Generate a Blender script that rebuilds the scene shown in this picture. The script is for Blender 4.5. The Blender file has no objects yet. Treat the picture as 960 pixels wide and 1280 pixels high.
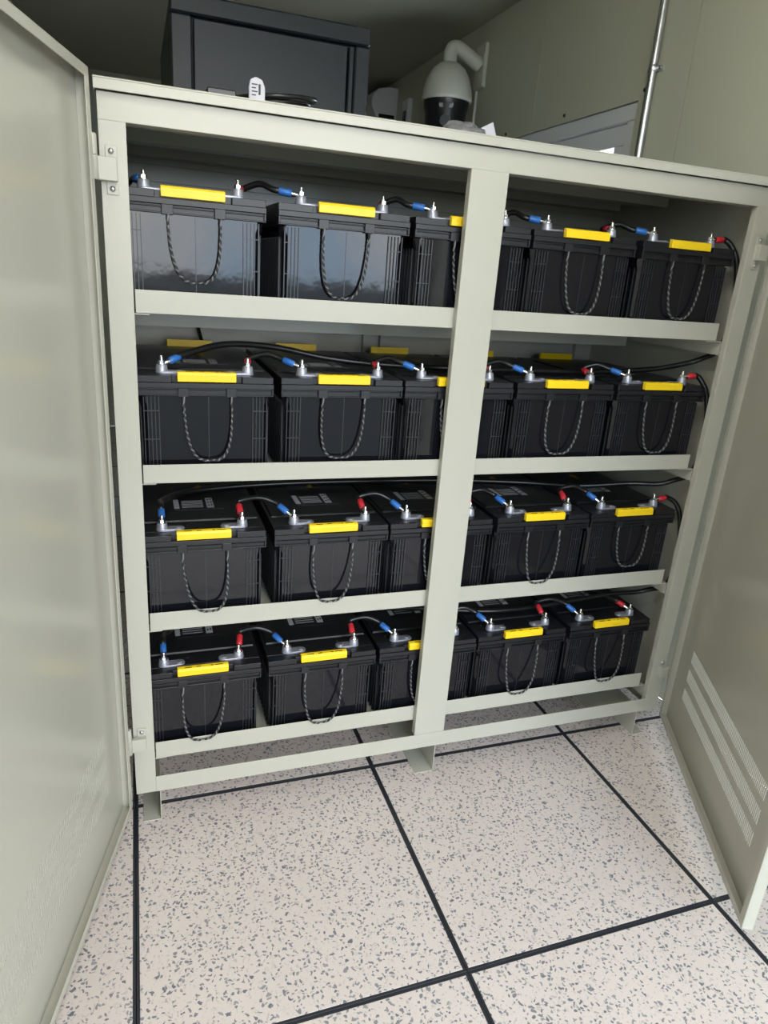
import bpy, bmesh, math, random
from mathutils import Vector, Matrix
random.seed(7)
PI = math.pi
C = bpy.context.scene.collection
S = bpy.context.scene

# ------------------------------------------------------------------ camera
CAM_POS = Vector((0.0473, -1.3728, 1.2577)); YAW, PITCH, ROLL, FPX = 0.3524, 0.3339, 0.0748, 862.75
cd = bpy.data.cameras.new('camera'); cam = bpy.data.objects.new('camera', cd); C.objects.link(cam)
cd.sensor_fit = 'HORIZONTAL'; cd.sensor_width = 36.0; cd.lens = FPX / 960 * 36; cd.clip_start = .02; cd.clip_end = 400
_f = Vector((math.sin(YAW)*math.cos(PITCH), math.cos(YAW)*math.cos(PITCH), -math.sin(PITCH)))
_r = Vector((math.cos(YAW), -math.sin(YAW), 0)); _u = _r.cross(_f)
_r2 = math.cos(ROLL)*_r + math.sin(ROLL)*_u; _u2 = -math.sin(ROLL)*_r + math.cos(ROLL)*_u
cam.matrix_world = Matrix(((_r2.x, _u2.x, -_f.x, CAM_POS.x), (_r2.y, _u2.y, -_f.y, CAM_POS.y), (_r2.z, _u2.z, -_f.z, CAM_POS.z), (0, 0, 0, 1)))
S.camera = cam

# ------------------------------------------------------------------ world, light, exposure
w = bpy.data.worlds.new('overcast_sky'); S.world = w; w.use_nodes = True
nt = w.node_tree; nt.nodes.clear()
tc = nt.nodes.new('ShaderNodeTexCoord'); nz = nt.nodes.new('ShaderNodeTexNoise'); rp = nt.nodes.new('ShaderNodeValToRGB')
bg = nt.nodes.new('ShaderNodeBackground'); wo = nt.nodes.new('ShaderNodeOutputWorld')
nz.inputs['Scale'].default_value = 3.2; nz.inputs['Detail'].default_value = 5
rp.color_ramp.elements[0].position = .42; rp.color_ramp.elements[0].color = (.60, .79, 1.0, 1)
rp.color_ramp.elements[1].position = .60; rp.color_ramp.elements[1].color = (1.0, .985, .955, 1)
bg.inputs['Strength'].default_value = 10.5
nt.links.new(tc.outputs['Generated'], nz.inputs['Vector']); nt.links.new(nz.outputs['Fac'], rp.inputs['Fac'])
nt.links.new(rp.outputs['Color'], bg.inputs['Color']); nt.links.new(bg.outputs['Background'], wo.inputs['Surface'])

# room box: x from XL to XR, y from YF (doorway behind the camera) to YB, ceiling ZC
XL, XR, YF, YB, ZC = -.46, 1.62, -2.35, 4.2, 2.368
DX0, DX1, DZ = -.12, 1.57, 2.25           # the open doorway in wall_front
pl = bpy.data.lights.new('doorway_portal', 'AREA'); pl.shape = 'RECTANGLE'; pl.size = DX1-DX0; pl.size_y = DZ
pl.cycles.is_portal = True
po = bpy.data.objects.new('doorway_portal', pl); C.objects.link(po); po.location = ((DX0+DX1)/2, YF-.05, DZ/2); po.rotation_euler = (PI/2, 0, 0)
vs = S.view_settings; vs.view_transform = 'Standard'; vs.look = 'None'; vs.exposure = -0.42; vs.gamma = 1.0; vs.use_curve_mapping = False

# ------------------------------------------------------------------ materials
MATS = {}
def mat(name, col, rough=.5, metal=0., bump=0., bscale=200., spec=.5, var=0., vscale=3., coat=0.):
    m = bpy.data.materials.new(name); m.use_nodes = True; t = m.node_tree; b = t.nodes['Principled BSDF']
    b.inputs['Base Color'].default_value = (*col, 1); b.inputs['Roughness'].default_value = rough; b.inputs['Metallic'].default_value = metal
    b.inputs['Specular IOR Level'].default_value = spec; b.inputs['Coat Weight'].default_value = coat
    g = t.nodes.new('ShaderNodeNewGeometry')
    if var:
        n = t.nodes.new('ShaderNodeTexNoise'); n.inputs['Scale'].default_value = vscale; n.inputs['Detail'].default_value = 4
        x = t.nodes.new('ShaderNodeMix'); x.data_type = 'RGBA'; x.inputs['A'].default_value = (*[c*(1-var) for c in col], 1); x.inputs['B'].default_value = (*[min(1, c*(1+var)) for c in col], 1)
        t.links.new(g.outputs['Position'], n.inputs['Vector']); t.links.new(n.outputs['Fac'], x.inputs['Factor']); t.links.new(x.outputs['Result'], b.inputs['Base Color'])
    if bump:
        n2 = t.nodes.new('ShaderNodeTexNoise'); n2.inputs['Scale'].default_value = bscale; n2.inputs['Detail'].default_value = 3
        bp = t.nodes.new('ShaderNodeBump'); bp.inputs['Strength'].default_value = bump; bp.inputs['Distance'].default_value = .002
        t.links.new(g.outputs['Position'], n2.inputs['Vector']); t.links.new(n2.outputs['Fac'], bp.inputs['Height']); t.links.new(bp.outputs['Normal'], b.inputs['Normal'])
    MATS[name] = m; return m
PAINT = mat('beige_paint', (.450, .442, .380), .25, bump=.03, bscale=350, var=.03)
WALL = mat('wall_panel_paint', (.54, .54, .43), .45, var=.04, vscale=1.5)
CEIL = mat('ceiling_paint', (.42, .42, .34), .55, var=.04)
GALV = mat('galvanised_steel', (.55, .56, .57), .3, 1.0, var=.15, vscale=60)
WHITE = mat('white_plastic', (.72, .73, .76), .4, var=.03)
CREAM = mat('cream_plastic', (.66, .66, .58), .4, var=.03)
CASE = mat('battery_case', (.007, .007, .010), .06, bump=.16, bscale=16, spec=.42)
LID = mat('battery_lid', (.0085, .0085, .0115), .34, bump=.05, bscale=900)
RIB = mat('battery_rib', (.022, .022, .026), .28)
YEL = mat('yellow_plastic', (.90, .62, .012), .35, var=.04, vscale=30)
LEAD = mat('lead_terminal', (.42, .43, .50), .38, .6, bump=.2, bscale=300, var=.2, vscale=80)
STEEL = mat('bright_steel', (.80, .80, .80), .18, 1.0, var=.05, vscale=100)
BLUE = mat('blue_sleeve', (.03, .16, .52), .35, var=.1, vscale=80)
RED = mat('red_sleeve', (.70, .03, .045), .35, var=.1, vscale=80)
CABLE = mat('black_cable', (.010, .010, .011), .28, var=.1, vscale=50)
ROPE = mat('black_rope', (.02, .02, .022), .7, var=.2, vscale=300)
ROPEW = mat('white_rope_fleck', (.20, .20, .21), .7, var=.3, vscale=300)
PRINTW = mat('pale_print', (.55, .55, .57), .5, var=.35, vscale=160)
PRINTY = mat('yellow_print', (.45, .30, .03), .5, var=.2, vscale=100)
PRINTB = mat('blue_print', (.012, .02, .10), .4, var=.2, vscale=100)
PRINTK = mat('dark_print', (.006, .006, .007), .3, var=.2, vscale=150)
RACK = mat('rack_paint', (.016, .020, .027), .42, bump=.04, bscale=500, var=.05)
RUBBER = mat('black_trim', (.022, .024, .032), .45, var=.35, vscale=40)
BLACK = mat('black_plastic', (.012, .012, .014), .25, var=.1, vscale=20)
FILM = mat('grey_film', (.20, .20, .21), .2, bump=.3, bscale=60, var=.2, vscale=40)
PAPER = mat('paper', (.70, .69, .76), .6, var=.05, vscale=60)
GROUND = mat('outdoor_ground', (.030, .032, .026), .8, var=.3, vscale=.6)
CONC = mat('slab_concrete', (.10, .10, .10), .8, var=.2)
# speckled anti-static tile
TILE = bpy.data.materials.new('speckled_tile'); TILE.use_nodes = True
t = TILE.node_tree; b = t.nodes['Principled BSDF']; L = t.links.new
def N(k, **kw):
    n = t.nodes.new(k)
    for a, v in kw.items(): setattr(n, a, v)
    return n
g = N('ShaderNodeNewGeometry'); nd = N('ShaderNodeTexNoise'); nd.inputs['Scale'].default_value = 75; nd.inputs['Detail'].default_value = 2
L(g.outputs['Position'], nd.inputs['Vector'])
sb = N('ShaderNodeVectorMath', operation='SUBTRACT'); sb.inputs[1].default_value = (.5, .5, .5); L(nd.outputs['Color'], sb.inputs[0])
sc = N('ShaderNodeVectorMath', operation='SCALE'); sc.inputs['Scale'].default_value = .020; L(sb.outputs[0], sc.inputs[0])
ad = N('ShaderNodeVectorMath', operation='ADD'); L(g.outputs['Position'], ad.inputs[0]); L(sc.outputs[0], ad.inputs[1])
def chips(scale, size, keep, colA, colB, prev):
    v = N('ShaderNodeTexVoronoi', voronoi_dimensions='2D'); v.inputs['Scale'].default_value = scale; L(ad.outputs[0], v.inputs['Vector'])
    sep = N('ShaderNodeSeparateColor'); L(v.outputs['Color'], sep.inputs[0])
    th = N('ShaderNodeMath', operation='MULTIPLY_ADD'); L(sep.outputs[0], th.inputs[0]); th.inputs[1].default_value = size*.5; th.inputs[2].default_value = size*.6
    lt = N('ShaderNodeMath', operation='LESS_THAN'); L(v.outputs['Distance'], lt.inputs[0]); L(th.outputs[0], lt.inputs[1])
    kp = N('ShaderNodeMath', operation='LESS_THAN'); L(sep.outputs[1], kp.inputs[0]); kp.inputs[1].default_value = keep
    an = N('ShaderNodeMath', operation='MULTIPLY'); L(lt.outputs[0], an.inputs[0]); L(kp.outputs[0], an.inputs[1])
    cm = N('ShaderNodeMix', data_type='RGBA'); cm.inputs['A'].default_value = colA; cm.inputs['B'].default_value = colB; L(sep.outputs[2], cm.inputs['Factor'])
    mx = N('ShaderNodeMix', data_type='RGBA'); L(an.outputs[0], mx.inputs['Factor']); L(prev, mx.inputs['A']); L(cm.outputs['Result'], mx.inputs['B'])
    return mx.outputs['Result']
nb = N('ShaderNodeTexNoise'); nb.inputs['Scale'].default_value = 3; nb.inputs['Detail'].default_value = 5; L(g.outputs['Position'], nb.inputs['Vector'])
bm_ = N('ShaderNodeMix', data_type='RGBA'); bm_.inputs['A'].default_value = (.66, .57, .53, 1); bm_.inputs['B'].default_value = (.76, .675, .64, 1); L(nb.outputs['Fac'], bm_.inputs['Factor'])
c1 = chips(190, .40, .35, (.52, .46, .44, 1), (.66, .60, .57, 1), bm_.outputs['Result'])
c2 = chips(116, .35, .50, (.15, .155, .19, 1), (.34, .33, .34, 1), c1)
L(c2, b.inputs['Base Color']); b.inputs['Roughness'].default_value = .45
MATS['tile'] = TILE
GLASS = bpy.data.materials.new('window_glass'); GLASS.use_nodes = True
gb = GLASS.node_tree.nodes['Principled BSDF']; gb.inputs['Transmission Weight'].default_value = 1; gb.inputs['Roughness'].default_value = .02; gb.inputs['IOR'].default_value = 1.1; gb.inputs['Base Color'].default_value = (.95, .97, .97, 1)

# ------------------------------------------------------------------ mesh helpers
class MB:
    def __init__(s): s.v = []; s.f = []; s.m = []; s.sm = []
    def add(s, vs, fs, mi=0, smooth=False):
        o = len(s.v); s.v += [tuple(v) for v in vs]
        for f in fs: s.f.append([i+o for i in f]); s.m.append(mi); s.sm.append(smooth)
        return s
    def box(s, x0, x1, y0, y1, z0, z1, mi=0):
        vs = [(x, y, z) for z in (z0, z1) for y in (y0, y1) for x in (x0, x1)]
        return s.add(vs, [(0, 2, 3, 1), (4, 5, 7, 6), (0, 1, 5, 4), (2, 6, 7, 3), (0, 4, 6, 2), (1, 3, 7, 5)], mi)
    def hexa(s, bot, top, mi=0):          # two matching loops
        n = len(bot)
        fs = [list(range(n))[::-1], list(range(n, 2*n))] + [(i, (i+1) % n, n+(i+1) % n, n+i) for i in range(n)]
        return s.add(list(bot)+list(top), fs, mi)
    def prism(s, poly, axis, a, b, mi=0):
        def P(p, c): return {'x': (c, p[0], p[1]), 'y': (p[0], c, p[1]), 'z': (p[0], p[1], c)}[axis]
        return s.hexa([P(p, a) for p in poly], [P(p, b) for p in poly], mi)
    def tube(s, pts, r, n=8, mi=0, cap=True, rs=None):
        pts = [Vector(p) for p in pts]; k = len(pts); rings = []; up = None
        for i in range(k):
            d = (pts[min(i+1, k-1)] - pts[max(i-1, 0)]).normalized()
            if up is None: up = Vector((0, 0, 1)) if abs(d.z) < .9 else Vector((0, 1, 0))
            a = d.cross(up).normalized(); up = a.cross(d).normalized(); rr = rs[i] if rs else r
            rings += [pts[i] + rr*(math.cos(2*PI*j/n)*a + math.sin(2*PI*j/n)*up) for j in range(n)]
        fs = [(i*n+j, i*n+(j+1) % n, (i+1)*n+(j+1) % n, (i+1)*n+j) for i in range(k-1) for j in range(n)]
        s.add(rings, fs, mi, True)
        if cap:
            s.add(rings[:n], [list(range(n))[::-1]], mi); s.add(rings[-n:], [list(range(n))], mi)
        return s
    def lathe(s, prof, n=20, o=(0, 0, 0), mi=0, smooth=True, axis='z', sx=1., sy=1.):
        vs = []
        for r, h in prof:
            for j in range(n):
                a = 2*PI*j/n; p = (r*sx*math.cos(a), r*sy*math.sin(a), h)
                if axis == 'y': p = (p[0], h, p[1])
                if axis == 'x': p = (h, p[0], p[1])
                vs.append((p[0]+o[0], p[1]+o[1], p[2]+o[2]))
        k = len(prof)
        fs = [(i*n+j, i*n+(j+1) % n, (i+1)*n+(j+1) % n, (i+1)*n+j) for i in range(k-1) for j in range(n)]
        s.add(vs, fs, mi, smooth)
        s.add(vs[:n], [list(range(n))[::-1]], mi); s.add(vs[-n:], [list(range(n))], mi)
        return s
    def mesh(s, name, mats, bevel=0., seg=1):
        me = bpy.data.meshes.new(name); me.from_pydata(s.v, [], s.f)
        for m in (mats if isinstance(mats, (list, tuple)) else [mats]): me.materials.append(m)
        me.polygons.foreach_set('material_index', s.m); me.polygons.foreach_set('use_smooth', s.sm)
        bm = bmesh.new(); bm.from_mesh(me); bmesh.ops.recalc_face_normals(bm, faces=bm.faces)
        if bevel: bmesh.ops.bevel(bm, geom=list(bm.edges), offset=bevel, segments=seg, affect='EDGES', profile=.5, clamp_overlap=True)
        bm.to_mesh(me); bm.free(); me.update(); return me
    def build(s, name, mats, parent=None, bevel=0., seg=1):
        return link(name, s.mesh(name, mats, bevel, seg), parent)
def link(name, me, parent=None):
    o = bpy.data.objects.new(name, me); C.objects.link(o)
    if parent: o.parent = parent
    return o
def tag(o, label=None, cat=None, group=None, kind=None):
    if label: o['label'] = label
    if cat: o['category'] = cat
    if group: o['group'] = group
    if kind: o['kind'] = kind
    return o
def thing(name, label, cat, loc=(0, 0, 0), rz=0., group=None):
    o = bpy.data.objects.new(name, None); C.objects.link(o); o.location = loc; o.rotation_euler = (0, 0, rz); o.empty_display_size = .05
    return tag(o, label, cat, group)
def box(name, m, parent, *a, bevel=0.): return MB().box(*a).build(name, m, parent, bevel)
def smooth(pts, k=8):
    P = [Vector(p) for p in pts]; P = [2*P[0]-P[1]] + P + [2*P[-1]-P[-2]]; out = []
    for i in range(1, len(P)-2):
        a, b_, c, d = P[i-1:i+3]
        for j in range(k):
            u = j/k; out.append(.5*((2*b_)+(c-a)*u+(2*a-5*b_+4*c-d)*u*u+(3*b_-a-3*c+d)*u**3))
    out.append(P[-2]); return out
def copy_tree(o, parent=None):
    c = o.copy(); C.objects.link(c); c.parent = parent
    for ch in list(o.children): copy_tree(ch, c)
    return c

# ------------------------------------------------------------------ the room
fl = MB().box(XL, XR, YF, YB, -.06, -.022).build('floor', CONC)
tag(fl, 'raised floor of speckled off-white tiles with dark joints', 'floor', kind='structure')
FX, FY = -.0057, .0601
def cells(off, a, b_):
    i = math.floor((a-off)/.6); out = []
    while off+.6*i < b_-1e-6:
        lo, hi = max(off+.6*i, a), min(off+.6*(i+1), b_)
        if hi-lo > .03: out.append((lo, hi))
        i += 1
    return out
tile_cache = {}
for (x0, x1) in cells(FX, XL, XR):
    for (y0, y1) in cells(FY, YF, YB):
        k = (round(x1-x0, 3), round(y1-y0, 3)); wx, wy = (x1-x0)/2, (y1-y0)/2; e, gp = .0062, .0005
        if k not in tile_cache:
            a = MB().box(-wx+e, wx-e, -wy+e, wy-e, -.022, 0).mesh('tile', TILE, .0006)
            r = MB(); ox, oy, ix, iy = wx-gp, wy-gp, wx-e, wy-e
            r.box(-ox, ox, -oy, -iy, -.022, -.0002); r.box(-ox, ox, iy, oy, -.022, -.0002); r.box(-ox, -ix, -iy, iy, -.022, -.0002); r.box(ix, ox, -iy, iy, -.022, -.0002)
            tile_cache[k] = (a, r.mesh('edge_trim', RUBBER, .0004))
        to = link('tile', tile_cache[k][0], fl); to.location = ((x0+x1)/2, (y0+y1)/2, 0); link('edge_trim', tile_cache[k][1], to)
ce = MB().box(XL-.08, XR+.08, YF-.08, YB+.08, ZC, ZC+.08).build('ceiling', CEIL); tag(ce, 'dim olive-beige ceiling of the equipment room', 'ceiling', kind='structure')
# right wall: sandwich panels with a window opening (white frame sits in it)
WY0, WY1, WZ0, WZ1 = .795, 1.93, 1.05, 1.842
def wall_pieces(m, y0, y1, xa, xb):
    for a, b_, c, d in ((y0, min(y1, WY0), 0, ZC), (max(y0, WY1), y1, 0, ZC), (max(y0, WY0), min(y1, WY1), 0, WZ0), (max(y0, WY0), min(y1, WY1), WZ1, ZC)):
        if b_-a > 1e-4: m.box(xa, xb, a, b_, c, d)
wr = MB(); wall_pieces(wr, YF, YB, XR+.012, XR+.08); wr = wr.build('wall_right', WALL); tag(wr, 'olive-beige panelled wall beside the cabinet, with window and conduit', 'wall', kind='structure')
seams = [YF, -1.234, -.328, .578, 1.484, 2.39, 3.296, YB]
for a, b_ in zip(seams[:-1], seams[1:]):
    m = MB(); wall_pieces(m, a+.002, b_-.002, XR, XR+.012); m.build('panel', WALL, wr)
tag(MB().box(XL-.08, XR+.08, YB, YB+.08, 0, ZC).build('wall_back', WALL), 'far olive-beige wall of the room', 'wall', kind='structure')
tag(MB().box(XL-.08, XL, YF, YB, 0, ZC).build('wall_left', WALL), 'olive-beige wall on the left side of the room', 'wall', kind='structure')
m = MB(); m.box(XL-.08, DX0, YF-.08, YF, 0, ZC); m.box(DX1, XR+.08, YF-.08, YF, 0, ZC); m.box(DX0, DX1, YF-.08, YF, DZ, ZC)
tag(m.build('wall_front', WALL), 'wall with the open doorway behind the viewer', 'wall', kind='structure')
gr = MB(); gr.box(-60, 60, -80, YF-.085, -.40, -.35)
tag(gr.build('ground', GROUND), 'ground outside the open doorway', 'ground', kind='structure')
# window
wn = MB()
fo, fi = .07, .058
def frame(m, y0, y1, z0, z1, wd, xa, xb, mi=0):
    m.box(xa, xb, y0, y1, z1-wd, z1, mi); m.box(xa, xb, y0, y1, z0, z0+wd, mi); m.box(xa, xb, y0, y0+wd, z0+wd, z1-wd, mi); m.box(xa, xb, y1-wd, y1, z0+wd, z1-wd, mi)
frame(wn, WY0+.001, WY1-.001, WZ0+.001, WZ1-.001, .052, XR+.004, XR+.075)
wn = wn.build('window_1', WHITE, None, .003); tag(wn, 'white-framed window high on the wall beside the steel conduit', 'window', kind='structure')
m = MB(); frame(m, WY0+.056, WY1-.056, WZ0+.056, WZ1-.056, .066, XR+.016, XR+.06); m.build('sash', WHITE, wn, .003)
MB().box(XR+.034, XR+.040, WY0+.12, WY1-.12, WZ0+.12, WZ1-.12).build('pane', GLASS, wn)
m = MB(); B = .034
m.box(XR-.004, XR-.0002, WY0-B, WY1+B, WZ1, WZ1+B); m.box(XR-.004, XR-.0002, WY0-B, WY1+B, WZ0-B, WZ0); m.box(XR-.004, XR-.0002, WY0-B, WY0, WZ0, WZ1); m.box(XR-.004, XR-.0002, WY1, WY1+B, WZ0, WZ1)
m.build('border_flashing', WALL, wn)
for yy, zz in ((.768, 1.866), (1.235, 1.866), (1.7, 1.866)):
    MB().lathe([(.006, XR-.008), (.006, XR-.004)], 10, (0, yy, zz), axis='x').build('rivet', RACK, wn)

# ------------------------------------------------------------------ the cabinet
W, H = 1.4615, 1.5229
XLI, XRI, XC0, XC1 = .0435, 1.4162, .6821, .7654
ZRB, ZRT, ZT0, ZT1, DEP = .0862, .1279, 1.4617, 1.5029, .63
SH = [(1.1964, 1.1559), (.8646, .8272), (.5367, .4949), (.2064, .1640)]
cab = thing('battery_cabinet', 'beige steel battery cabinet with four shelves and both doors open', 'cabinet')
T = .0018
def channel_post(name, x0, x1, z0, z1, ret=.018):
    m = MB(); m.box(x0, x1, 0, T, z0, z1); m.box(x0, x0+T, T, ret, z0, z1); m.box(x1-T, x1, T, ret, z0, z1); return m.build(name, PAINT, cab, .0005)
channel_post('post', 0, XLI, ZRB, ZT0); channel_post('post', XRI, W, ZRB, ZT0)
channel_post('divider', XC0, XC1, ZRT, ZT0)
m = MB(); m.box(0, W, 0, T, ZT0, ZT1); m.box(0, W, T, .03, ZT0, ZT0+T); m.build('rail', PAINT, cab, .0005)
m = MB(); m.box(XLI, XRI, -.001, T, ZRB, ZRT); m.box(XLI, XRI, T, .018, ZRB, ZRB+T); m.build('rail', PAINT, cab, .0005)
m = MB(); m.box(-.004, W+.004, -.010, DEP+.004, H-.003, H); m.box(-.004, W+.004, -.010, -.008, ZT1+.0015, H-.003); m.box(-.004, -.002, -.008, DEP, ZT1, H-.003); m.box(W+.002, W+.004, -.008, DEP, ZT1, H-.003); m.box(0, W, .0, DEP, ZT1-.001, ZT1+.001)
m.build('top_panel', PAINT, cab, .0008)
for yy in (.12, .33, .54):
    m = MB(); m.box(.03, W-.03, yy, yy+.002, ZT1-.022, ZT1-.001); m.box(.03, W-.03, yy, yy+.05, ZT1-.024, ZT1-.022); m.build('stiffener', PAINT, cab)
box('side_panel', PAINT, cab, 0, .0015, .018, DEP, ZRB, ZT1); box('side_panel', PAINT, cab, W-.0015, W, .018, DEP, ZRB, ZT1)
box('back_panel', PAINT, cab, .002, W-.002, DEP-.0025, DEP-.001, ZRB, ZT1)
for xa, xb in ((.002, .06), (.672, .712), (.725, .765), (1.40, W-.002)):
    m = MB(); m.box(xa, xb, .610, .612, ZRB, 1.42); m.box(xa, xa+.002, .612, DEP-.003, ZRB, 1.42); m.box(xb-.002, xb, .612, DEP-.003, ZRB, 1.42); m.build('back_post', PAINT, cab)
for za, zb in ((1.43, 1.462), (1.468, 1.50)):
    box('back_rail', PAINT, cab, .002, W-.002, .612, .62, za, zb)
XSE = 1.398
for st, sb_ in SH:
    sh = MB().box(.046, XSE, .0205, .602, sb_, sb_+T).build('shelf', PAINT, cab)
    MB().box(.046, XSE, .0187, .0205, sb_-.001, st).build('shelf_lip', PAINT, sh, .0005)
    box('shelf_beam', PAINT, sh, .034, 1.416, .38, .386, sb_-.055, sb_-.001)
    for xa, xb, vx in ((1.37, 1.4195, 1.4175), (.032, .070, .030)):
        m = MB(); m.box(xa, xb, .0210, .605, sb_-.004, sb_-.002); m.box(vx, vx+.002, .0210, .605, sb_-.036, sb_-.002); m.build('side_bracket', PAINT, cab)
# feet: bent channels running front to back
for web, fa, fb, ta, tb in ((.051, .012, .051, .012, .051), (.747, .697, .747, .65, .747), (1.397, 1.399, 1.438, 1.25, 1.416)):
    m = MB(); m.box(web, web+.002, .004, .60, 0, ZRB-.001); m.box(fa, fb, .004, .60, 0, .002); m.box(ta, tb, .02, .60, ZRB-.003, ZRB-.001); m.build('foot', PAINT, cab, .0004)
m = MB(); m.box(.002, W-.002, .60, .625, ZRB, ZRB+.003); m.box(.002, .02, .02, .6, ZRB, ZRB+.003); m.box(W-.02, W-.002, .02, .6, ZRB, ZRB+.003); m.build('base_frame', PAINT, cab)
# hinges
def hinge(side, zl, zh, screws):
    f = (lambda x: x) if side < 0 else (lambda x: W-x)
    def bx(m, x0, x1, *a): m.box(min(f(x0), f(x1)), max(f(x0), f(x1)), *a); return m
    m = MB(); bx(m, -.006, .027, -.0165, -.005, zl, zh); bx(m, .004, .027, -.005, -.0005, zl, zh)
    h = m.build('hinge', PAINT, cab, .0012)
    m = MB(); m.lathe([(.006, zl), (.0072, zl+.0008), (.0072, zh-.0004)], 14, (f(-.0095), -.0185, 0)); m.lathe([(.0068, zh+.0004), (.0068, zh+.030), (.005, zh+.032)], 14, (f(-.0095), -.0185, 0)); m.build('hinge_barrel', PAINT, h)
    zs = [zh+.010] + ([zl-.011] if screws == 2 else [])
    m = MB(); bx(m, .009, .028, -.0025, -.0002, (zl-.020) if screws == 2 else zl, zh+.019); m.build('hinge_plate', PAINT, h, .0005)
    for z in zs: MB().lathe([(.0048, 0), (.0046, -.0018), (.0028, -.0036), (.0006, -.0040)], 12, (f(.018), -.0025, z), axis='y').build('screw', GALV, h)
hinge(-1, 1.369, 1.406, 2); hinge(-1, .213, .246, 1); hinge(1, 1.345, 1.380, 2); hinge(1, .205, .238, 1)
# doors: folded steel trays with three bands of ventilation slits
def door(hx, hy, ang, mirror):
    DW, ZA, ZB, D = .722, .082, 1.528, .022
    y = lambda v: v*mirror
    def bx(m, x0, x1, y0, y1, z0, z1): m.box(x0, x1, min(y(y0), y(y1)), max(y(y0), y(y1)), z0, z1)
    m = MB(); bands = [(.196, .233), (.254, .291), (.312, .349)]; sx0, n, pit, wd = .085, 74, .0073, .0028
    sx1 = sx0+n*pit; a, c = -D, -D+.0012
    bx(m, 0, sx0, a, c, ZA, ZB); bx(m, sx1, DW, a, c, ZA, ZB)
    zz = ZA
    for z0, z1 in bands:
        bx(m, sx0, sx1, a, c, zz, z0); zz = z1
        for i in range(n):
            bx(m, sx0+i*pit, sx0+(i+1)*pit-wd, a, c, z0, z1)
            e = sx0+(i+1)*pit-wd                                    # louvre fin added behind left-door slits only, to darken them
            if mirror > 0: m.prism([(e-.0004, y(a)), (e, y(a)), (e+wd+.0006, y(a-.0060)), (e+wd+.0002, y(a-.0064))], 'z', z0, z1)
    bx(m, sx0, sx1, a, c, zz, ZB)
    d = m.build('door', PAINT, cab); d.location = (hx, hy, 0); d.rotation_euler = (0, 0, ang)
    for nm, q in (('flange', (0, DW, ZA, ZA+.0015, ZA, ZA+.016)), ('flange', (0, DW, ZB-.0015, ZB, ZB-.016, ZB))):
        m = MB(); bx(m, q[0], q[1], -D+.0012, 0, q[2], q[3]); bx(m, q[0], q[1], -.0015, 0, q[4], q[5]); m.build(nm, PAINT, d, .0004)
    for xa, xb, ra, rb in ((0, .0015, 0, .018), (DW-.0015, DW, DW-.018, DW)):
        m = MB(); bx(m, xa, xb, -D+.0012, 0, ZA+.0016, ZB-.0016); bx(m, ra, rb, -.0016, .0001, ZA+.0016, ZB-.0016); m.build('flange', PAINT, d, .0004)
    return d
# local x along the door, mirror so that the tray opens to the inner side
door(-.0085, -.034, math.atan2(-.968, -.250), 1)          # left door, swung wide
door(1.458, -.020, math.atan2(-.889, -.459), -1)         # right door, swung out

# ------------------------------------------------------------------ batteries
HW, BD = .133, .508
def half_front(m, sgn):       # lid front assembly drawn at the front (sgn=1) or the back (sgn=-1)
    Y = (lambda v: v) if sgn > 0 else (lambda v: BD-v)
    def bx(x0, x1, y0, y1, z0, z1): m.box(x0, x1, min(Y(y0), Y(y1)), max(Y(y0), Y(y1)), z0, z1)
    bx(-HW, HW, 0, .03, .1865, .1965)                       # band
    bx(-HW, -.066, .003, .03, .1965, .2095); bx(.070, HW-.001, .003, .03, .1965, .2095)
    bx(-.066, .070, .012, .03, .1965, .2095)
    bx(-HW+.003, HW-.003, .006, .03, .1725, .1865)          # recessed web of the lower frame
    bx(-HW, HW, .001, .03, .1710, .1738); bx(-HW, -HW+.004, .001, .03, .1738, .1865); bx(HW-.004, HW, .001, .03, .1738, .1865)
    bx(-HW, HW, .002, .03, .1815, .1838)
    for bxx in (-.045, .048): bx(bxx-.010, bxx+.010, -.0015, .02, .1695, .1868)
bat = thing('battery', 'black lead battery with yellow handle strip', 'battery', group='batteries in the cabinet')
m = MB()
def loop(hw, y0, y1, z, c=.012): return [(-hw+c, y0, z), (hw-c, y0, z), (hw, y0+c, z), (hw, y1-c, z), (hw-c, y1, z), (-hw+c, y1, z), (-hw, y1-c, z), (-hw, y0+c, z)]
m.hexa(loop(HW-.011, .0085, BD-.0085, 0), loop(HW-.009, .0085, BD-.0085, .146)); m.hexa(loop(HW-.009, .0085, BD-.0085, .146), loop(HW-.004, .0085, BD-.0085, .160)); m.hexa(loop(HW-.004, .0085, BD-.0085, .160), loop(HW-.004, .0085, BD-.0085, .1712))
m.build('case', CASE, bat)
m = MB()
for s in (-1, 1):
    for i in range(5):
        x = s*(.0915+.0070*i); m.box(x-.0009, x+.0009, .0055, .0115, .003, .168)
    for z in (.083, .140): m.box(min(s*.0905, s*.121), max(s*.0905, s*.121), .0068, .0115, z-.0008, z+.0008)
    for k in range(26):       # ribs along the long sides
        y = .03+k*.018; m.box(min(s*(HW-.013), s*(HW-.0065)), max(s*(HW-.013), s*(HW-.0065)), y-.001, y+.001, .003, .150)
m.box(.003, .0045, .0078, .0115, .003, .168)
tag(m.build('case_rib', RIB, bat), kind='stuff')
m = MB(); half_front(m, 1); half_front(m, -1)
m.box(-HW, HW, .03, BD-.03, .171, .2095)
m.hexa([(-HW+.006, .083, .2090), (HW-.006, .083, .2090), (HW-.006, BD-.083, .2090), (-HW+.006, BD-.083, .2090)], [(-HW+.008, .086, .2135), (HW-.008, .086, .2135), (HW-.008, BD-.086, .2135), (-HW+.008, BD-.086, .2135)])
m.build('lid', LID, bat, .0007)
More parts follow.
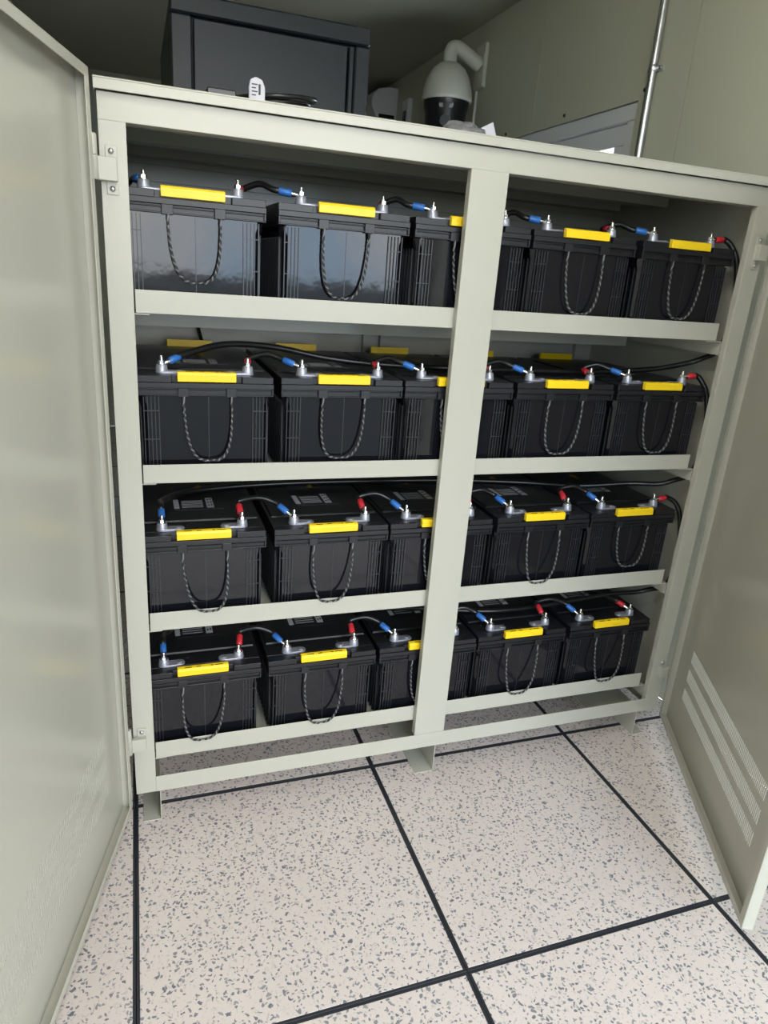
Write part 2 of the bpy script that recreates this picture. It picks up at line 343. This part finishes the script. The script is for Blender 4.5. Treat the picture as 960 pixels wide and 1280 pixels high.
for sgn in (1, -1):
    Y = (lambda v: v) if sgn > 0 else (lambda v: BD-v)
    pr = [(-.0005, .199), (-.0005, .213), (.003, .2175), (.012, .2185), (.012, .199)]
    if sgn < 0: pr = [(a, z+.0085) if z > .2 else (a, z) for a, z in pr]
    m = MB(); m.hexa([(-.0555, Y(a), z) for a, z in pr], [(.0575, Y(a), z) for a, z in pr])
    hs = m.build('handle_strip', YEL, bat, .0009)
    if sgn > 0:
        m = MB()
        for xa, xb in ((-.040, -.024), (-.014, -.004), (.018, .024), (.028, .046)):
            m.hexa([(xa, .0036, .21772), (xb, .0036, .21772), (xb, .0062, .21802), (xa, .0062, .21802)], [(xa, .0036, .21785), (xb, .0036, .21785), (xb, .0062, .21815), (xa, .0062, .21815)])
        tag(m.build('print', PRINTK, hs), kind='stuff')
for s, xt in ((-1, -.083), (1, .085)):
    m = MB(); n = 20; xi = xt-s*.034; lp = []
    for j in range(n):
        a = 2*PI*j/n; ca, sa = math.cos(a), math.sin(a); cx = xt if ca*s > 0 else xi; lp.append((cx+.0125*ca, .039+.0125*sa))
    m.prism(lp, 'z', .2092, .2145)
    tm = m.build('terminal', LEAD, bat, .0012)
    MB().lathe([(.0120, .2140), (.0112, .2190), (.0102, .2258), (.0092, .2268)], 18, (xt, .039, 0)).build('terminal_post', LEAD, tm)
    MB().lathe([(.0075, .2145), (.0070, .2158), (.0035, .2160)], 14, (xi, .039, 0)).build('terminal_eyelet', LEAD, tm)
    m = MB(); m.lathe([(.0066, .2284), (.0066, .2338)], 6, (xt, .039, 0), smooth=False); m.lathe([(.0080, .2266), (.0080, .2284)], 14, (xt, .039, 0)); m.lathe([(.0034, .2338), (.0034, .2425), (.0026, .2434)], 10, (xt, .039, 0)); m.build('stud', STEEL, tm)
m = MB().box(-.050, .058, .150, .345, .2135, .2140).build('top_label', PRINTK, bat)
z0, z1 = .2140, .2142
mm = MB(); mm.box(-.052, -.040, .160, .224, z0, z1); mm.box(.022, .038, .160, .230, z0, z1)
for k in range(5): mm.box(-.034, .014, .166+k*.011, .169+k*.011, z0, z1)
tag(mm.build('print', PRINTW, m), kind='stuff')
mm = MB()
for k in range(3):
    y = .172+k*.02; mm.box(.025, .029, y, y+.009, z1, z1+.0001); mm.box(.032, .036, y+.002, y+.012, z1, z1+.0001)
tag(mm.build('print', PRINTK, m), kind='stuff')
mm = MB(); mm.prism([(.002, .315), (.016, .300), (.024, .318), (.014, .338)], 'z', z0, z1); mm.prism([(.004, .292), (.018, .288), (.020, .294), (.006, .297)], 'z', z0, z1); tag(mm.build('print', PRINTY, m), kind='stuff')
mm = MB(); mm.prism([(-.046, .300), (-.008, .300), (-.006, .322), (-.044, .322)], 'z', z0, z1); tag(mm.build('print', PRINTB, m), kind='stuff')
for x, y in ((-.03, .062), (.05, .066), (.095, .06), (-.098, .066)):
    MB().lathe([(.0035, .2094), (.003, .2105)], 10, (x, y, 0)).build('vent_plug', LID, bat)
# rope handles: three strands twisted together, hanging inside the lip or over it
def rope_mesh(bot, yb, sway, ywob, bell):
    zt = .1705; pts = []
    n = 74
    for i in range(n+1):
        u = i/n; a = PI*u
        x = -.045+.093*u if False else None
        ex = .0465*(1+bell*math.sin(a)*.5)
        cx = .0015+sway*math.sin(a)
        x = cx-ex*math.copysign(abs(math.cos(a))**.62, math.cos(a))
        z = zt-(zt-bot)*math.sin(a)**.80
        dd = (zt-z)/(zt-bot)
        y = -.0005+(yb+.0005)*min(1, dd*1.35)+ywob*math.sin(2*a)
        pts.append(Vector((x, y, z)))
    m = MB(); acc = 0
    for s in range(3):
        st = []; acc = 0
        for i, p in enumerate(pts):
            d = (pts[min(i+1, n)]-pts[max(i-1, 0)]).normalized()
            if i: acc += (p-pts[i-1]).length
            ph = acc/.0125*2*PI+s*2*PI/3
            side = Vector((0, 1, 0)); nn = d.cross(side).normalized()
            st.append(p+.0014*(math.cos(ph)*nn+math.sin(ph)*side))
        m.tube(smooth([st[k] for k in range(len(st))], 2), .00165, 5, 1 if s == 0 else 0)
    return m.mesh('rope_handle', [ROPE, ROPEW])
# lip front face lies at local y -.0113, its top edge at local z .0385
ROPES = {}
for k, a in {'in': (.0405, -.0045, .004, .001, .04), 'in2': (.043, -.0040, -.004, -.001, .02), 'over': (.034, -.0165, -.006, 0, .02), 'over2': (.036, -.0165, .007, .001, -.05), 'hi': (.055, -.0045, .003, 0, .0), 'tilt': (.041, -.0045, -.006, .001, .16)}.items():
    ROPES[k] = rope_mesh(*a)
rope0 = link('rope_handle', ROPES['in'], bat)

ROWX = [[.152, .441, .719, .993, 1.278], [.172, .454, .725, 1.003, 1.280], [.162, .446, .717, .998, 1.271], [.155, .438, .714, .987, 1.268]]
ROPEK = [['hi', 'in2', 'in', 'in', 'in2'], ['in', 'tilt', 'in', 'tilt', 'in'], ['over2', 'over', 'in', 'over', 'hi'], ['over', 'over', 'in2', 'over', 'over']]
ORD = ['leftmost', 'second from the left', 'middle', 'fourth from the left', 'rightmost']
SHN = ['top', 'second', 'third', 'bottom']
TERM = {}
for r in range(4):
    for i in range(5):
        o = bat if (r, i) == (0, 0) else copy_tree(bat)
        rz = random.uniform(-.003, .003); yj = random.uniform(0, .003)
        o.location = (ROWX[r][i], .030+yj, SH[r][1]+T+.0002); o.rotation_euler = (0, 0, rz)
        o['label'] = 'black battery with yellow strip and rope handle, %s on the %s shelf' % (ORD[i], SHN[r])
        for ch in o.children:
            if ch.name.startswith('rope_handle'): ch.data = ROPES[ROPEK[r][i]]
        for s, x in (('-', -.083), ('+', .085)):
            TERM[(r, i, s)] = Vector((ROWX[r][i]+x, .069+yj, SH[r][1]+T+.2274))

# ------------------------------------------------------------------ cables
def lug_end(root, post, dirv, col):
    """ring lug on a terminal post + coloured sleeve; returns the points where the cable leaves"""
    d = Vector(dirv).normalized(); flat = Vector((d.x, d.y, 0)).normalized()
    p0 = post+Vector((0, 0, .0008)); a = p0+flat*.010+Vector((0, 0, .001)); b_ = a+d*.010; c = b_+d*.022
    m = MB(); m.lathe([(.0088, .0000), (.0088, .0012)], 14, tuple(post-Vector((0, 0, .0012)))); m.tube([p0+flat*.006, a, b_], .004, 8, rs=[.0030, .0042, .0050])
    m.build('lug', STEEL, root)
    MB().tube([b_-d*.002, b_, c, c+d*.002], .007, 12, rs=[.0058, .0072, .0072, .0060]).build('blue_sleeve' if col is BLUE else 'red_sleeve', col, root)
    return b_, c, d
RC = .0060
random.seed(3)
for r in range(4):
    for i in range(4):
        a, b_ = TERM[(r, i, '+')], TERM[(r, i+1, '-')]
        j = thing('jumper_cable', 'short black jumper cable between the %s and %s batteries on the %s shelf' % (['first', 'second', 'third', 'fourth'][i], ['second', 'third', 'fourth', 'fifth'][i], SHN[r]), 'cable', group='jumper cables between batteries')
        q = random.uniform(-.2, .2)
        if r == 0: d1, d2, up = (.25, 1, .05), (-1, .30+q, .12), .012
        elif r == 1: d1, d2, up = (.15, 1, .12), (-.9, .6+q, .32), .012
        else: d1, d2, up = (.05+q, .9, .55), (-.75, .75+q, .55), .016
        _, s1, e1 = lug_end(j, a, d1, RED); _, s2, e2 = lug_end(j, b_, d2, BLUE)
        mid = (s1+s2)/2+Vector((0, .010, up))
        MB().tube(smooth([s1-e1*.004, s1+e1*.012, mid, s2+e2*.012, s2-e2*.004], 10), RC, 10).build('cable', CABLE, j)
def long_cable(name, label, start, end, mids, r=RC+.0008):
    o = thing(name, label, 'cable'); pts = list(mids)
    if start:
        _, s, e = lug_end(o, start[0], start[1], start[2]); pts = [s-e*.004, s+e*.010]+pts
    if end:
        _, s, e = lug_end(o, end[0], end[1], end[2]); pts = pts+[s+e*.010, s-e*.004]
    MB().tube(smooth(pts, 10), r, 10).build('cable', CABLE, o)
def drop(r, zdown):
    z = TERM[(r, 4, '+')].z
    b_ = SH[r][1]
    return [(1.428, .066, z-.010), (1.441, .052, z-.045), (1.4435, .035, z-.12), (1.4425, .0300, z-.20), (1.4415, .034, b_+.010), (1.4400, .052, b_-.030), (1.428, .088, b_-.054), (1.396, .108, b_-.070)]
def over(r, pts): z = SH[r][1]+T+.2135+RC+.0012; return [(x, y, z+dz) for x, y, dz in pts]
long_cable('link_cable', 'long black cable from rightmost top-shelf battery down across the second-shelf batteries', (TERM[(0, 4, '+')], (1, .15, .08), RED), (TERM[(1, 0, '-')], (.85, .5, .35), BLUE),
    drop(0, 0)+over(1, [(1.31, .135, .016), (1.15, .160, .002), (.9, .165, .0), (.62, .175, .002), (.46, .19, .012), (.33, .18, .034), (.22, .145, .040)]))
long_cable('link_cable', 'long black cable from rightmost second-shelf battery down across the third-shelf batteries', (TERM[(1, 4, '+')], (1, .10, .05), RED), (TERM[(2, 0, '-')], (.0, .9, .5), BLUE),
    drop(1, 0)+over(2, [(1.33, .15, .030), (1.20, .206, .010), (1.04, .29, 0), (.8, .33, 0), (.4, .34, 0), (.16, .30, .0), (.085, .20, .012)]))
long_cable('link_cable', 'long black cable from rightmost third-shelf battery down across the bottom-shelf batteries', (TERM[(2, 4, '+')], (1, .12, .02), RED), (TERM[(3, 0, '-')], (.0, .9, .5), BLUE),
    drop(2, 0)+over(3, [(1.31, .125, .030), (1.116, .140, .006), (.94, .150, 0), (.72, .21, 0), (.4, .26, 0), (.15, .25, .0), (.082, .18, .012)]))
long_cable('lead_cable', 'black lead cable with red sleeve on the rightmost bottom-shelf battery', (TERM[(3, 4, '+')], (-.75, .8, .42), RED), None,
    over(3, [(1.29, .17, .018), (1.27, .28, .0), (1.27, .42, 0), (1.27, .52, .0), (1.27, .575, -.04), (1.27, .59, -.12)]))
z = TERM[(0, 0, '-')].z
long_cable('lead_cable', 'black lead cable from leftmost top-shelf battery, hanging down behind the shelf', (TERM[(0, 0, '-')], (-.35, 1, .02), BLUE), None,
    [(.045, .16, z), (.030, .35, z-.01), (.09, .53, z-.02), (.185, .590, z-.07), (.188, .607+.0, 1.24), (.188, .6075+.0, 1.15), (.200, .600, 1.09), (.215, .575, 1.02)], .0050)

# ------------------------------------------------------------------ things on top of the cabinet
bxo = thing('small_box', 'small flat black box on cabinet top in front of the rack', 'box', (.205, .24, H))
m = MB(); m.box(-.045, .045, -.04, .04, 0, .036); m.build('body', BLACK, bxo, .003)
MB().box(-.010, .046, -.041, .041, .036, .050).build('lid', BLACK, bxo, .002)
co = thing('coiled_cable', 'black cable coiled on the cabinet top in front of the dark rack', 'cable coil', (.335, .27, H))
pts = []
for i in range(150):
    a = i/150*2*PI*6.3; rr = .072+.006*math.sin(a*.37); pts.append((rr*1.15*math.cos(a), rr*math.sin(a), .007+.044*i/150+.010*(1+math.sin(a+1.))*i/150))
MB().tube(pts, .0048, 8).build('cable', CABLE, co)
tg = thing('cable_tag', 'white printed tag standing by the black coiled cable', 'tag', (.283, .150, H))
m = MB(); lp = [(-.014, 0), (.016, 0), (.0155, .052), (.010, .064), (-.002, .068), (-.012, .063), (-.015, .050)]
m.prism(lp, 'y', -.004, .004); m.build('tag_body', PAPER, tg, .0015)
mm = MB()
for k in range(4): mm.box(-.010, -.002+.003*(k % 2), -.0046, -.004, .036+.006*k, .038+.006*k)
mm.box(.003, .007, -.0046, -.004, .038, .056); tag(mm.build('print', RACK, tg), kind='stuff')
def blob(name, mt, parent, sx, sy, sz, seed, amp):
    bm = bmesh.new(); bmesh.ops.create_icosphere(bm, subdivisions=4, radius=1.); rnd = random.Random(seed)
    ws = [(Vector((rnd.uniform(-1, 1), rnd.uniform(-1, 1), rnd.uniform(-1, 1))).normalized()*rnd.uniform(3, 8), rnd.uniform(0, 6)) for _ in range(9)]
    for v in bm.verts:
        d = sum(abs(math.sin(v.co.dot(k)+p)) for k, p in ws)/9; v.co *= 1+amp*(d-.6)
        v.co = Vector((v.co.x*sx, v.co.y*sy, max(v.co.z, -.75)*sz+.75*sz))
    me = bpy.data.meshes.new(name); bm.to_mesh(me); bm.free(); me.materials.append(mt); return link(name, me, parent)
pw = thing('plastic_wrap', 'crumpled grey plastic wrap on the cabinet top below the dome camera', 'plastic wrap', (.765, .25, H)); blob('film', FILM, pw, .06, .05, .038, 4, .55)
pc = thing('paper_scrap', 'folded white paper scrap beside the grey plastic wrap on cabinet top', 'paper', (.842, .262, H))
m = MB(); m.hexa([(-.030, -.01, 0), (.032, -.008, 0), (.028, .012, 0), (-.026, .010, 0)], [(-.030, -.004, .062), (.004, .002, .080), (.006, .006, .080), (-.028, .002, .062)]); m.build('sheet', PAPER, pc, .001)
MB().prism([(.034, 0), (.075, 0), (.058, .034), (.046, .028)], 'y', -.004, .004).build('flap', PAPER, pc, .001)

# ------------------------------------------------------------------ rack behind the cabinet
rk = thing('server_rack', 'tall dark blue-black equipment rack standing behind the battery cabinet', 'rack', (.470, 1.02, 0))
RW, RH, RD = .298, 1.962, .75
box('body', RACK, rk, -RW, RW, .03, RD, .06, RH-.004, bevel=.008)
m = MB(); m.box(-RW, -RW+.060, 0, .03, .06, RH-.052); m.box(RW-.048, RW, 0, .03, .06, RH-.052); m.box(-RW, RW, 0, .03, RH-.050, RH); m.box(-RW, RW, 0, .03, .06, .12); m.build('front_frame', RACK, rk, .005)
m = MB(); m.box(-RW+.064, RW-.070, .006, .028, .124, RH-.056); m.box(RW-.066, RW-.050, .002, .028, .124, RH-.056); dr = m.build('rack_door', RACK, rk, .003)
m = MB(); m.box(RW-.10, RW-.080, -.006, .006, .95, 1.10); m.tube([(RW-.09, -.006, .97), (RW-.09, -.02, .98), (RW-.09, -.02, 1.07), (RW-.09, -.006, 1.08)], .005, 8); m.build('handle', BLACK, dr, .001)
for x in (-.24, .24):
    for y in (.06, .68): MB().lathe([(.028, 0), (.028, .008), (.008, .012), (.008, .062)], 14, (x, y, 0)).build('foot', GALV, rk)

# ------------------------------------------------------------------ dome camera on the wall
CY = 2.02
pz = thing('dome_camera', 'cream dome security camera on a wall bracket above the cabinet', 'camera', (1.452, CY, 0))
zr = 2.028
MB().lathe([(.020, zr+.155), (.045, zr+.150), (.075, zr+.128), (.098, zr+.090), (.112, zr+.045), (.117, zr+.006), (.117, zr-.006), (.110, zr-.006)], 32).build('housing', CREAM, pz)
bl = MB().lathe([(.106, zr-.004), (.104, zr-.030), (.096, zr-.060), (.094, zr-.100), (.085, zr-.135), (.060, zr-.160), (.02, zr-.172)], 28).build('lens_ball', BLACK, pz)
vd = (Vector((CAM_POS.x, CAM_POS.y, 0))-Vector((1.452, CY, 0))).normalized(); sd = Vector((-vd.y, vd.x, 0))
for k in (-1, 1):
    c = vd*.092+sd*k*.021+Vector((0, 0, zr-.034))
    m = MB(); m.tube([c-vd*.02, c+vd*.008], .0125, 16); m.tube([c+vd*.006, c+vd*.010], .006, 12); m.build('lamp', FILM, bl)
c = vd*.088+Vector((0, 0, zr-.098)); MB().tube([c-sd*.001-vd*.03, c+vd*.012], .024, 20).build('lens', RACK, bl)
m = MB(); m.tube(smooth([(0, 0, zr+.150), (0, 0, zr+.195), (.015, 0, zr+.215), (.05, 0, zr+.212), (.150, 0, zr+.165)], 6), .031, 14); m.build('arm', CREAM, pz)
box('wall_plate', CREAM, pz, .150, XR-1.452-.0005, -.05, .05, zr+.07, zr+.25, bevel=.004)
tag(MB().tube([(XR-.0075, CY+.03, zr+.066), (XR-.0075, CY+.04, 1.2)], .007, 10).build('cable_conduit', CREAM), 'thin pale conduit running down the wall under the dome camera', 'conduit')
# galvanised conduit with clamp
cn = thing('steel_conduit', 'galvanised steel conduit running up the wall beside the window', 'conduit', (XR-.018, .728, 0))
MB().tube([(0, 0, .02), (0, 0, ZC-.002)], .0125, 16).build('pipe', GALV, cn)
for z in (.5, 1.2, 1.915):
    m = MB(); m.lathe([(.0145, z-.009), (.0150, z-.008), (.0150, z+.008), (.0145, z+.009)], 16); m.box(.010, .0175, -.030, .030, z-.009, z+.009); m.lathe([(.006, -.002), (.006, .006)], 10, (.004, -.022, z), axis='x'); m.lathe([(.006, -.002), (.006, .006)], 10, (.004, .022, z), axis='x'); m.build('clamp', GALV, cn)
# fixtures far back on the wall
fx = thing('wall_fixture', 'white rounded fixture high on the wall between rack and dome camera', 'wall fixture', (XR-.0005, 3.35, 2.12))
pr = [(0, 0), (-.07, 0), (-.13, .03), (-.165, .09), (-.165, .14), (-.13, .185), (-.06, .20), (0, .20)]
m = MB(); m.prism([(p[0], p[1]) for p in pr], 'y', -.15, .35); m.build('body', WHITE, fx, .004)
MB().box(-.12, -.02, -.153, -.150, .03, .05).build('slot', BLACK, fx)
wb = thing('wall_box', 'small pale wall box with dark centre beside the white rounded fixture', 'wall box', (XR-.0005, 2.98, 2.06))
MB().box(-.03, 0, -.05, .05, 0, .16).build('body', WHITE, wb, .004); MB().box(-.034, -.030, -.025, .025, .03, .10).build('cover', BLACK, wb, .002)

# ------------------------------------------------------------------ unseen ceiling lamp, added to brighten right wall and floor
lm_ = bpy.data.materials.new('added_lamp_diffuser'); lm_.use_nodes = True; lb = lm_.node_tree.nodes['Principled BSDF']
lb.inputs['Base Color'].default_value = (.8, .8, .78, 1); lb.inputs['Emission Color'].default_value = (1, .975, .94, 1); lb.inputs['Emission Strength'].default_value = 62.
lp_ = thing('added_ceiling_light', 'unseen batten light added on the ceiling to brighten the room', 'added light', (.35, -1.05, ZC))
MB().box(-.045, .045, -.62, .62, -.030, -.0005).build('housing', WHITE, lp_, .003)
MB().tube([(0, -.60, -.055), (0, .60, -.055)], .038, 16).build('diffuser', lm_, lp_)
for k in (-1, 1): MB().box(-.046, .046, min(k*.60, k*.625), max(k*.60, k*.625), -.098, -.001).build('end_cap', WHITE, lp_, .004)
